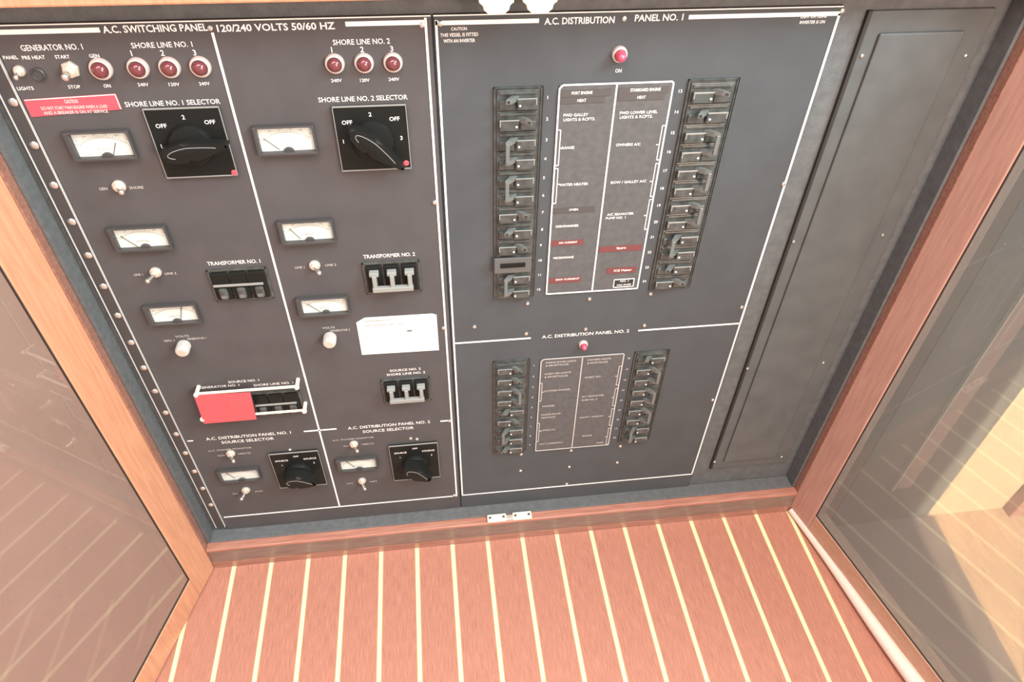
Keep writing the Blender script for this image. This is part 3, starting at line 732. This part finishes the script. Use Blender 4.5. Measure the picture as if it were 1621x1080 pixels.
tape(D1, lp1, ((949,391),(1017,387),(1015,396),(948,400)), TAPEM, 'maroon label tape', [('Spare', 976, 991, 393, 0.0026)])
tape(D1, lp1, ((961,425),(1008,422),(1006,431),(960,434)), TAPEM, 'maroon label tape', [('ICE Maker', 972, 1000, 428, 0.0026)])
tape(D1, lp1, ((972,443),(1004,441),(1002,453),(971,455)), DARKER, 'black label outlined in white', [('NO. 1', 982, 995, 445, 0.0024), ('VAC PUMP', 976, 999, 451, 0.0024)], True)
for v in lb1.verts: v.co -= D1.location
link('legend_lettering', lb1, WHITE, lp1)

lp2, lb2, (x0, x1, z0, z1) = legend(D2, ((857,568),(988,559),(962,704),(847,712)), ((922,564),(905,707)), 0.0012)
brackets(lb2, [(x0 + .003, *Zb(606, 634, 856), 1, A(856, 620).z), (x0 + .003, *Zb(669, 698, 852), 1, A(852, 682).z),
               (x1 - .0035, *Zb(579, 608, 980), -1, A(980, 594).z), (x1 - .0035, *Zb(614, 641, 974), -1, A(974, 628).z), (x1 - .0035, *Zb(646, 672, 968), -1, A(968, 658).z), (x1 - .0035, *Zb(677, 702, 962), -1, A(962, 690).z)])
t_ = lb2
for s, xa, xb, py in (('DINING ROOM LIGHTS', 864, 912, 573), ('& RECEPTACLES', 864, 900, 578), ('GUEST RM LIGHTS', 862, 904, 591), ('& RECEPTACLES', 862, 899, 596), ('CLOTHES WASHER', 861, 903, 618),
    ('WASHER', 858, 878, 643), ('ENGINE ROOM', 857, 887, 656), ('RECEPTACLES', 857, 879, 661), ('OWNERS A/C', 855, 879, 681), ('NOT CURRENTLY', 854, 891, 702),
    ('OWNERS LIGHTS', 930, 967, 569), ('& RECEPTACLES', 930, 962, 574), ('GUEST A/C', 926, 951, 597), ('A/C SEAWATER', 921, 956, 627), ('PUMP NO. 2', 921, 945, 633), ('DAVIT / WINCH', 918, 954, 660), ('SPARE', 921, 937, 690), ('SPARE', 944, 955, 701)):
    LT(t_, s, xa, xb, py, 0.0028)
for v in lb2.verts: v.co -= D2.location
link('legend_lettering', lb2, GREYP, lp2)

# ------------------------------------------------------------------ lettering on the panels
b = nb()
def t(s, xa, xb, py, cap, bold=0.0, bm_=None): T(bm_ or b, s, xa, xb, py + (xb - xa) * 0.0225, cap, bold)
T(b, 'A.C. SWITCHING PANEL', 162, 328, 46.5, 0.0052, 0.02, py2=43.5); T(b, '120/240 VOLTS 50/60 HZ', 343, 530, 44.5, 0.0052, 0.02, py2=41)
t('GENERATOR NO. 1', 33, 130, 75, 0.0044, 0.008)
for s, xa, xb, py in (('PANEL', 5, 28, 91), ('PRE HEAT', 35, 71, 91), ('START', 87, 110, 90), ('GEN', 141, 157, 88.5), ('LIGHTS', 27, 53, 140), ('STOP', 108, 127, 137.5), ('ON', 164, 175, 136),
    ('240V', 218, 235, 134), ('120V', 267, 284, 133.5), ('240V', 315, 332, 132.5), ('240V', 524, 541, 127.5), ('120V', 570, 585, 127), ('240V', 615, 632, 125.5)):
    t(s, xa, xb, py, 0.0027, 0.01)
t('SHORE LINE NO. 1', 208, 304, 71, 0.0042, 0.008); t('SHORE LINE NO. 2', 527, 617, 66, 0.0042, 0.008)
for s, x, y in (('1', 208, 84), ('2', 257, 83.5), ('3', 308, 83), ('1', 525, 78.5), ('2', 573, 78), ('3', 620, 77)):
    a = A(x, y); add_text(b, s, a.x, a.z, cap=0.0044, bold=0.01, y=-0.0004)
t('SHORE LINE NO. 1 SELECTOR', 198, 348, 163, 0.0042, 0.008); t('SHORE LINE NO. 2 SELECTOR', 504, 645, 156, 0.0042, 0.008)
t('TRANSFORMER NO. 1', 328, 412, 415.5, 0.0044, 0.01); t('TRANSFORMER NO. 2', 575, 657, 404.5, 0.0044, 0.01)
t('A.C. DISTRIBUTION PANEL NO. 1', 325, 461, 690, 0.0050, 0.008); t('SOURCE SELECTOR', 350, 434, 697.5, 0.0050, 0.008)
t('A.C. DISTRIBUTION PANEL NO. 2', 550, 681, 673, 0.0050, 0.008); t('SOURCE SELECTOR', 574, 655, 680.5, 0.0050, 0.008)
t('SOURCE NO. 1', 361, 410, 603.5, 0.0036, 0.008); t('GENERATOR NO. 1', 315, 379, 612, 0.0036, 0.008); t('SHORE LINE NO. 1', 401, 464, 608, 0.0036, 0.008)
t('SOURCE NO. 2', 617, 666, 585.5, 0.0036, 0.008); t('SHORE LINE NO. 2', 612, 673, 591.5, 0.0036, 0.008)
pp('lettering', b, WHITE, SW)
b = nb()
for s, xa, xb, py in (('GEN', 157, 170, 299), ('SHORE', 205, 227, 297), ('LINE 1', 212, 226, 435), ('LINE 2', 261, 279, 433), ('LINE 1', 467, 482, 423.5), ('LINE 2', 515, 532, 419.5),
    ('VOLTS', 277, 299, 532.5), ('GEN. 1', 259, 276, 539.5), ('GENERATOR 1', 296, 326, 536), ('VOLTS', 510, 530, 519), ('GENERATOR 2', 522, 554, 523),
    ('A.C. POWER MONITOR', 329, 399, 711.5), ('VOLTS', 344, 356, 721.5), ('HERTZ', 377, 397, 718), ('A.C. POWER MONITOR', 526, 592, 695), ('VOLTS', 543, 552, 706.5), ('HERTZ', 573, 592, 703),
    ('VOLTS', 368, 377, 782), ('AMPS', 403, 416, 778), ('VOLTS', 549, 559, 765.5), ('AMPS', 585, 597, 762.5)):
    t(s, xa, xb, py, 0.0027, 0.006)
lab(pp('small_lettering', b, GREYP, SW), 'faint grey small lettering')
b = nb()
T(b, 'A.C. DISTRIBUTION', 862, 973, 34.5, 0.0052, 0.018, py2=30.5); T(b, 'PANEL NO. 1', 1005, 1082, 29.5, 0.0052, 0.018, py2=26)
t('CAUTION', 714, 739, 45.5, 0.0025, 0.008); t('THIS VESSEL IS FITTED', 697, 757, 55, 0.0027, 0.008); t('WITH AN INVERTER', 702, 752, 64.5, 0.0027, 0.008)
t('LIGHT ON MEANS', 1268, 1309, 26, 0.0026, 0.008); t('INVERTER IS ON', 1266, 1306, 35, 0.0026, 0.008); t('ON', 974, 984, 112, 0.0032, 0.008)
nl = ((867,154),(866,188),(865,221),(863,251),(861,281),(860,309),(859,336),(858,363),(856,388),(855,412),(854,435),(853,458))
nr_ = ((1077,144),(1071,177),(1065,210),(1059,240),(1053,270),(1048,298),(1043,325),(1038,351),(1032,375),(1028,399),(1024,423),(1020,445))
for i, (x, y) in enumerate(nl + nr_):
    a = A(x, y); add_text(b, str(i + 1), a.x, a.z, cap=0.0030, bold=0.01, y=-0.0004)
pp('lettering', b, WHITE, D1)
b = nb()
T(b, 'A.C. DISTRIBUTION PANEL NO. 2', 858, 996, 533, 0.0046, 0.010, py2=524.5)
for i in range(9):
    za, x_l = z2[i], A(851 - i * .9, 590).x
    add_text(b, str(i + 1), rect_of(L2)[1] + 0.0085, za, cap=0.0026, y=-0.0004)
    add_text(b, str(i + 10), rect_of(R2)[0] - 0.0075, za, cap=0.0026, y=-0.0004)
pp('lettering', b, WHITE, D2)

# ------------------------------------------------------------------ loose cards and stickers
def card(name, pts, m, label, cat, y=-0.0006, th=0.0005, group=None):
    q = [A(*p, y) for p in pts]
    c = sum(q, Vector()) / len(q); c.y = 0
    b = nb(); prism(b, [(v.x - c.x, v.z - c.z) for v in q], y + th, y)
    e = empty(name, label, cat, (c.x, 0, c.z), group=group)
    link('sheet', b, m, e)
    return e, c
# warning sticker
e, c = card('warning_sticker', ((37,158),(183,148.5),(193,173),(50,185.5)), STICK, 'red warning sticker with white lettering under the generator toggles', 'sticker')
b = nb()
T(b, 'CAUTION', 102, 123, 161, 0.0030, 0.01, -0.0009); T(b, 'DO NOT START MAIN ENGINE WHEN A LOAD', 66, 169, 173.5, 0.0027, 0.002, -0.0009, 166.5); T(b, 'AND A BREAKER IS ON AT SERVICE', 70, 170, 181, 0.0027, 0.002, -0.0009, 174)
q = [xz(*p, -0.0006) for p in ((39,158.7),(182,149.5),(191.5,172.5))]
strip(b, q[0], q[1], 0.0007, -0.0006, -0.0010); strip(b, q[1], q[2], 0.0007, -0.0006, -0.0010)
for v in b.verts: v.co -= c
link('lettering', b, mat('pink_print', (0.95, 0.70, 0.68), 0.6), e)
# red card over the generator breaker
e, c = card('red_card', ((307,627),(396,622),(406,664),(323,671)), TAPER, 'plain red card covering the generator breaker at source no. 1', 'card', y=-0.0155, th=0.0008)
b = nb()
for p, q in (((352,640),(358,646)), ((358,646),(361,641)), ((361,641),(366,650)), ((352,650),(357,655))): strip(b, xz(*p, -0.0156), xz(*q, -0.0156), 0.0006, -0.0155, -0.0158)
for v in b.verts: v.co -= c
link('pencil_mark', b, mat('dull_red', (0.62, 0.08, 0.09), 0.6), e)
# white paper chart
e, c = card('paper_chart', ((564,511),(577,503.5),(684,497),(691,499),(695,554.5),(573,562)), PAPER, 'white paper card with faint table lines beside the centre border', 'paper label')
b = nb()
xa, xb_ = A(571, 530).x, A(689, 525).x
for py in (505, 512, 519, 527):
    z = A(632, py).z; strip(b, (A(576, py).x, z), (xb_ + .001, z), 0.00035, -0.0006, -0.0008)
for i in range(13):
    x = xa + (xb_ - xa) * i / 12; strip(b, (x, A(632, 527).z), (x, A(632, 555).z), 0.00025, -0.0006, -0.0008)
T(b, 'POWER CABLE SIZE CHART', 578, 620, 508.5, 0.0026, 0, -0.0009); T(b, 'AMPS   DISTANCE IN FEET   VOLTS', 578, 640, 516, 0.0022, 0, -0.0009)
T(b, 'NO.', 580, 588, 525.5, 0.0026, 0, -0.0009)
for v in b.verts: v.co -= c
lab(link('print', b, INKP, e), 'faint grey table print')
b = nb(); box(b, -0.0025, 0.0030, -0.0010, -0.0006, -0.0009, 0.0009)
a = A(648, 523); link('printed_mark', b, INK, e, (a.x - c.x, 0, a.z - c.z))
# round dots on the selector plates
for px, py, s in ((371, 273, 'small red dot sticker below the level handle of the first selector'), (643, 258, 'small red dot sticker touching the slanted handle of the second selector')):
    a = A(px, py, -0.0042); b = nb(); lathe(b, [(0.0026, 0), (0.0026, 0.0005), (0.0020, 0.0008)], seg=18)
    tag(link('dot_sticker', b, STICK, None, (a.x, -0.0043, a.z)), s, 'sticker')

# pale rod on the floor along the right door
p0_, p1_ = G(1252, 808, 0.006), G(1462, 1095, 0.011)
bm = nb()
path = [p0_.lerp(p1_, i / 10) + Vector((0.0016 * math.sin(i * .6), 0, 0)) for i in range(11)]
for i in range(10):
    r0, r1 = 0.0045 + 0.0062 * i / 10, 0.0045 + 0.0062 * (i + 1) / 10
    tube(bm, path[i], path[i + 1], r0, r1, 14)
for v in bm.verts: v.co.z = max(v.co.z, 0.0003)
for v in bm.verts: v.co -= Vector((p0_.x, p0_.y, 0))
tag(link('pale_rod', bm, HOSE, None, (p0_.x, p0_.y, 0), smooth=True), 'long pale cream rod lying on the floor against the right door', 'rod')
